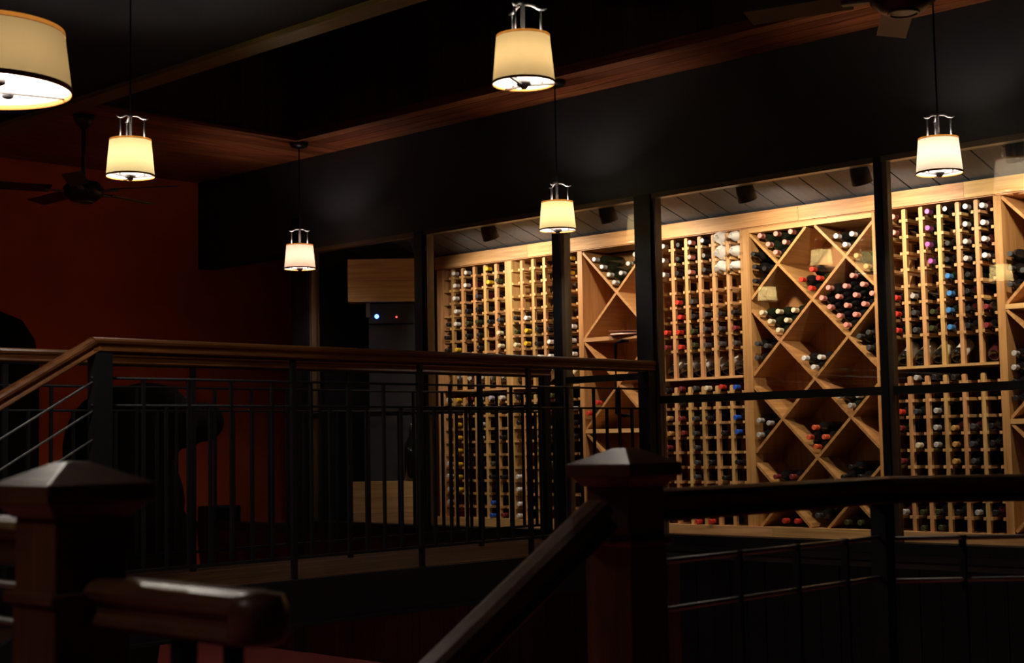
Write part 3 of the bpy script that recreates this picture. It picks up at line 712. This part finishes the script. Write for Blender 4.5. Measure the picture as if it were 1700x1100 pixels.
# ------------------------------------------------------------------ corner of the wine room: fridge, crates, bottle
ROT = math.radians(43.8)
t = thing('wine_fridge', 'tall steel fronted fridge with blue and red indicator lights', 'fridge', (-8.60, 7.63, WFLOOR), (0, 0, ROT))
part('cabinet', MB().box(-0.16, 0.19, -0.14, 0.16, 0.0, 1.69), 'fridge_side', t)
part('door', MB().box(-0.155, 0.185, -0.165, -0.142, 0.02, 1.52), 'steel_fridge', t)
cp = part('control_panel', MB().box(-0.155, 0.185, -0.170, -0.142, 1.53, 1.68), 'steel_fridge', t)
part('indicator_light', MB().lathe([(0.016, 0), (0.016, 0.004), (0.010, 0.007)], 14), 'led_blue', t, (-0.095, -0.171, 1.585), (math.pi/2, 0, 0))
part('indicator_light', MB().lathe([(0.007, 0), (0.007, 0.004), (0.004, 0.006)], 12), 'led_red', t, (0.055, -0.171, 1.578), (math.pi/2, 0, 0))
part('hinge', MB().box(-0.175, -0.145, -0.185, -0.14, 1.58, 1.69), 'pewter', t)
def crate(name, label, loc, wx, wy, h, planks):
    t = thing(name, label, 'crate', loc, (0, 0, ROT), 'wooden wine crates')
    hz = h/planks
    for k in range(planks):
        part('plank', MB().box(-wx/2, wx/2, -wy/2, -wy/2+0.012, k*hz+0.001, (k+1)*hz-0.001), 'crate_wood', t)
        part('plank', MB().box(-wx/2, wx/2, wy/2-0.012, wy/2, k*hz+0.001, (k+1)*hz-0.001), 'crate_wood', t)
    for s in (-1, 1):
        part('end_board', MB().box(s*wx/2-(0.012 if s > 0 else 0), s*wx/2+(0.012 if s < 0 else 0), -wy/2+0.012, wy/2-0.012, 0.0, h), 'crate_wood', t)
    part('lid', MB().box(-wx/2, wx/2, -wy/2, wy/2, h, h+0.008), 'crate_wood', t)
    part('bottom_board', MB().box(-wx/2+0.012, wx/2-0.012, -wy/2+0.012, wy/2-0.012, 0.002, 0.012), 'crate_wood', t)
crate('wine_crate', 'wooden wine crate lying on top of the fridge', (-8.53, 7.50, 1.072), 0.53, 0.20, 0.315, 2)
crate('wine_crate', 'pale wooden wine crate on the floor below the fridge', (-8.44, 7.40, WFLOOR), 0.465, 0.15, 0.335, 3)
o = link('magnum_bottle', MB().lathe([(0.05, 0), (0.056, 0.006), (0.056, 0.24), (0.045, 0.28), (0.022, 0.33), (0.018, 0.36), (0.018, 0.42), (0.012, 0.425)], 20).mesh('magnum_bottle', 'glass_black', True), None, (-8.29, 7.545, WFLOOR+0.344))
tag(o, 'large dark bottle standing on the pale floor crate', 'bottle')
link('capsule', MB().lathe([(0.0195, 0.33), (0.0195, 0.42), (0.012, 0.427)], 16).mesh('capsule', 'capsule_black', True), o)
o = link('folded_card', MB().poly([(-0.03, 0), (-0.026, 0), (0.0, 0.078), (0.026, 0), (0.03, 0), (0.002, 0.086), (-0.002, 0.086)], -0.04, 0.04).mesh('folded_card', 'paper_white'), None, (-8.335, 7.91, -0.556), (0, 0, 0.8))
tag(o, 'small white folded card at the left foot of the racks', 'card')
t = thing('menu_folder', 'brown leather menu folder lying open on the crossed bin shelf', 'folder', (-6.45, 7.95, 0.712), (0, 0, 0.1))
part('cover', MB().box(-0.15, 0.15, -0.11, 0.11, 0.0, 0.006), 'menu_leather', t)
part('cover', MB().box(-0.15, 0.15, -0.11, 0.11, 0.0, 0.006), 'menu_leather', t, (0, 0, 0.022), (0, 0.05, 0))
part('pages', MB().box(-0.14, 0.13, -0.10, 0.10, 0.007, 0.013), 'paper_white', t)

# ------------------------------------------------------------------ bridge to the glass door
XN, XF = -5.62, -6.40
t = thing('footbridge', 'narrow footbridge with board deck leading to the glass door', 'bridge', (-6.15, 5.2, WFLOOR))
for i in range(8):
    x = -0.58+i*0.14
    part('deck_board', MB().box(x, x+0.136, -1.88, 1.86, -0.03, 0.0), 'bridge_board', t)
part('edge_beam', MB().box(0.54, 0.575, -1.90, 1.86, -0.205, -0.002).box(0.54, 0.60, -1.90, 1.86, -0.215, -0.200), 'black_steel', t)
part('edge_beam', MB().box(-0.615, -0.58, -1.90, 1.86, -0.205, -0.002), 'black_steel', t)
part('soffit_plate', MB().box(-0.58, 0.54, -1.88, 1.86, -0.20, -0.18), 'black_steel', t)
# handrail profile: rounded top, grooved flanks
HP = [(-0.024, 0.0), (0.024, 0.0), (0.030, 0.006), (0.027, 0.014), (0.022, 0.020), (0.024, 0.030), (0.034, 0.038), (0.036, 0.048), (0.029, 0.058), (0.014, 0.063), (-0.014, 0.063), (-0.029, 0.058), (-0.036, 0.048), (-0.034, 0.038), (-0.024, 0.030), (-0.022, 0.020), (-0.027, 0.014), (-0.030, 0.006)]
def railing(name, label, x, y0, y1, posts, stanch, step, first, ztop=0.471):
    t = thing(name, label, 'railing', (x, (y0+y1)/2, WFLOOR)); cy = (y0+y1)/2; Z = -WFLOOR
    part('handrail', MB().sweep((0, y0-cy, ztop-0.063+Z), (0, y1-cy, ztop-0.063+Z), HP), 'rail_wood_Y', t)
    part('rail_plate', MB().box(-0.018, 0.018, y0-cy, y1-cy, ztop-0.070+Z, ztop-0.0635+Z), 'black_steel', t)
    for z in (0.300, 0.184): part('rod', MB().tube([(0, y0-cy, z+Z), (0, y1-cy, z+Z)], 0.006, 8), 'black_steel', t, smooth=True)
    part('bottom_rail', MB().box(-0.012, 0.012, y0-cy, y1-cy, -0.530+Z, -0.516+Z), 'black_steel', t)
    for y, wdt in posts: part('post', MB().box(-wdt/2, wdt/2, y-cy-wdt/2, y-cy+wdt/2, -0.0, ztop-0.066+Z), 'black_steel', t)
    for y in stanch: part('stanchion', MB().box(-0.010, 0.010, y-cy-0.013, y-cy+0.013, -0.0, ztop-0.066+Z), 'black_steel', t)
    i = 0; y = first
    ml = MB().box(-0.007, 0.007, -0.007, 0.007, -0.517+Z, 0.300+Z).mesh('baluster', 'black_steel')
    ms = MB().box(-0.007, 0.007, -0.007, 0.007, -0.517+Z, 0.184+Z).mesh('baluster', 'black_steel')
    while y < y1-0.04:
        if all(abs(y-s) > 0.05 for s in list(stanch)+[p[0] for p in posts]):
            link('baluster', ml if i % 2 == 0 else ms, t, (0, y-cy, 0))
        y += step; i += 1
    return t
railing('bridge_railing', 'near railing of the footbridge with wooden handrail ending at the glass', XN, 3.30, 7.08, [(3.345, 0.075), (7.035, 0.06)], [4.365, 5.175, 5.985], 0.1145, 3.555)
railing('bridge_railing', 'far railing of the footbridge, seen through the near balusters', XF, 1.6, 7.00, [(6.965, 0.05)], [2.30, 3.32, 4.335, 5.36, 6.38], 0.1145, 1.72)
# stair from the bridge down towards the camera
SL = math.tan(math.radians(29.7))
t = thing('bridge_stair', 'dark stair flight going down from the near end of the bridge', 'stairs', (-6.1, 3.285, WFLOOR))
for i in range(5):
    part('tread', MB().box(-0.46, 0.44, -0.326*(i+1), -0.326*i+0.02, -0.186*(i+1)+0.0, -0.186*(i+1)+0.035), 'dark_plank_X', t)
    part('riser', MB().box(-0.46, 0.44, -0.326*i-0.02, -0.326*i, -0.186*(i+1)+0.035, -0.186*i), 'black_paint', t)
part('stringer', MB().bar((0.455, 0.0, -0.08), (0.455, -1.5, -0.08-1.5*SL), 0.03, 0.24), 'black_steel', t)
part('stringer', MB().bar((-0.475, 0.0, -0.08), (-0.475, -1.5, -0.08-1.5*SL), 0.03, 0.24), 'black_steel', t)
t = thing('stair_railing', 'sloping wooden handrail with steel rods at the left edge', 'railing', (XN, 3.32, WFLOOR)); Z = -WFLOOR
part('handrail', MB().sweep((0, 0.02, 0.408+Z+0.008), (0, -1.55, 0.408+Z-1.55*SL), HP), 'rail_wood_Y', t)
for z in (0.288, 0.165, 0.045, -0.075): part('rod', MB().tube([(0, 0, z+Z), (0, -1.55, z+Z-1.55*SL)], 0.0055, 8), 'stair_rod', t, smooth=True)
for y in (-0.8, -1.5): part('stanchion', MB().box(-0.01, 0.01, y-0.012, y+0.012, y*SL-0.1, 0.41+Z+y*SL), 'black_steel', t)

# ------------------------------------------------------------------ foreground newels and rails
def newel(label, x, y):
    t = thing('newel_post', label, 'newel post', (x, y, FLOOR), None, 'panelled newel posts'); Z = -FLOOR
    s = 0.070
    def fr_(h0, h1, z0, z1):
        m = MB()
        m.v = [(-h0, -h0, z0), (h0, -h0, z0), (h0, h0, z0), (-h0, h0, z0), (-h1, -h1, z1), (h1, -h1, z1), (h1, h1, z1), (-h1, h1, z1)]
        m.f = [(0, 3, 2, 1), (4, 5, 6, 7), (0, 1, 5, 4), (1, 2, 6, 5), (2, 3, 7, 6), (3, 0, 4, 7)]
        return m
    bevel(part('lower_shaft', MB().box(-s, s, -s, s, 0.0, Z-0.250), 'newel_wood_Z', t), 0.004)
    bevel(part('upper_shaft', MB().box(-s+0.003, s-0.003, -s+0.003, s-0.003, Z-0.245, Z-0.095), 'newel_wood_Z', t), 0.004)
    bevel(part('collar', MB().box(-s-0.012, s+0.012, -s-0.012, s+0.012, Z-0.252, Z-0.234), 'newel_wood_X', t), 0.005)
    bevel(part('neck_moulding', fr_(s+0.002, s+0.022, Z-0.112, Z-0.088), 'newel_wood_X', t), 0.003)
    bevel(part('cap_slab', MB().box(-s-0.030, s+0.030, -s-0.030, s+0.030, Z-0.088, Z-0.056), 'newel_wood_X', t), 0.003)
    bevel(part('cap_pyramid', fr_(s+0.028, 0.020, Z-0.0565, Z-0.020), 'newel_wood_X', t), 0.002)
    return t
NX, NY = -2.320, 2.805
newel('dark wooden newel post standing at centre before the glass door', NX, NY)
newel('dark wooden newel post in the near left corner', -2.300, 1.315)
HP2 = [(a*1.25, e*1.27) for a, e in HP]
def rail3(name, label, p, q, rods=(), posts=(), mat='landing_wood_Y', prof=HP2, thin=()):
    """wood rail from p to q (top heights), with rods hung below"""
    mid = (Vector(p)+Vector(q))/2
    t = thing(name, label, 'railing', (mid.x, mid.y, mid.z))
    P, Q = Vector(p)-mid, Vector(q)-mid
    part('handrail', MB().sweep(P-Vector((0, 0, 0.080)), Q-Vector((0, 0, 0.080)), prof), mat, t)
    for d in rods: part('rod', MB().tube([P-Vector((0, 0, d)), Q-Vector((0, 0, d))], 0.007, 8), 'rod_steel', t, smooth=True)
    for f, wdt in posts:
        c = P.lerp(Q, f)
        part('post', MB().box(c.x-wdt/2, c.x+wdt/2, c.y-wdt/2, c.y+wdt/2, FLOOR-mid.z, c.z-0.078), 'black_steel', t)
    for f in thin:
        c = P.lerp(Q, f)
        part('stanchion', MB().box(c.x-0.010, c.x+0.010, c.y-0.006, c.y+0.006, FLOOR-mid.z, c.z-rods[0]+0.008), 'black_steel', t)
    return t
rail3('landing_railing', 'dark handrail with steel rods running from the centre newel to the corner post', (NX, NY+0.07, -0.123), (NX, 4.02, -0.124), (0.180, 0.298), [(0.985, 0.05)], thin=(0.34, 0.58, 0.80))
rail3('landing_railing', 'dark handrail with steel rods running from the corner post past the right edge', (NX+0.005, 4.02, -0.124), (NX+0.86, 4.02+0.82, -0.124), (0.186, 0.310), thin=(0.19, 0.42, 0.8))
rail3('descending_rail', 'dark wooden handrail sloping down left from the centre newel', (NX, NY-0.07, -0.130), (NX, 1.75, -0.130-0.985*0.577))
rail3('landing_railing', 'dark handrail stub with steel rods left of the near newel', (-2.372, 1.315, -0.117), (-3.35, 1.315, -0.117), (0.120, 0.185), mat='landing_wood_X')
t = rail3('short_rail', 'thick dark handrail stub with rounded end right of the near newel', (-2.235, 1.340, -0.212), (-1.815, 1.340, -0.212), mat='newel_wood_X', posts=[(0.55, 0.03), (0.86, 0.022)])
part('rounded_end', MB().lathe([(0.025, 0.0), (0.038, 0.005), (0.045, 0.015), (0.045, 0.057), (0.038, 0.074), (0.015, 0.0805)], 20), 'newel_wood_X', t, (0.212, 0, -0.080), smooth=True)

# ------------------------------------------------------------------ things beyond the bridge
sm = MB()
sm.ball((0, -0.10, 1.72), (0.36, 0.30, 0.26), 20, 14).ball((0, -0.30, 1.55), (0.40, 0.34, 0.40), 20, 14)
sm.ball((0, 0.15, 1.70), (0.20, 0.22, 0.16), 16, 10).ball((0, 0.34, 1.72), (0.15, 0.14, 0.135), 16, 10)
sm.ball((0, -0.22, 1.20), (0.36, 0.34, 0.40), 20, 14).ball((0, -0.05, 0.95), (0.26, 0.26, 0.30), 16, 10).ball((0, -0.28, 0.80), (0.30, 0.26, 0.36), 16, 10)
sm.tube([(0, -0.40, 0.9), (0, -0.42, 0.0)], [0.20, 0.15], 14).tube([(0, -0.10, 0.8), (0, -0.20, 0.0)], [0.16, 0.13], 14)
o = link('dark_sculpture', sm.mesh('dark_sculpture', 'sculpture_bronze', True), None, (-8.5, 5.50, FLOOR))
tag(o, 'bulky dark rounded sculpture seen through the left bridge balusters', 'sculpture')
rm = o.modifiers.new('merge', 'REMESH'); rm.mode = 'VOXEL'; rm.voxel_size = 0.03; rm.use_smooth_shade = True
o = link('armchair_back', MB().lathe([(0.02, 0.0), (0.24, 0.0), (0.27, 0.10), (0.27, 2.05), (0.245, 2.22), (0.17, 2.34), (0.03, 2.40)], 28).mesh('domed_cabinet', 'sculpture_bronze', True), None, (-8.5, 4.33, FLOOR))
o.name = 'domed_pillar'
tag(o, 'dark dome topped pillar at the left edge behind the far railing', 'pillar')
t = thing('wall_speaker', 'small dark box speaker mounted low on the red wall', 'speaker', (XRED+0.10, 7.235, -0.80))
bevel(part('cabinet', MB().box(-0.095, 0.09, -0.15, 0.15, 0.0, 0.32), 'speaker_black', t), 0.01)
part('grille', MB().box(0.09, 0.097, -0.135, 0.135, 0.015, 0.305), 'fan_metal', t)
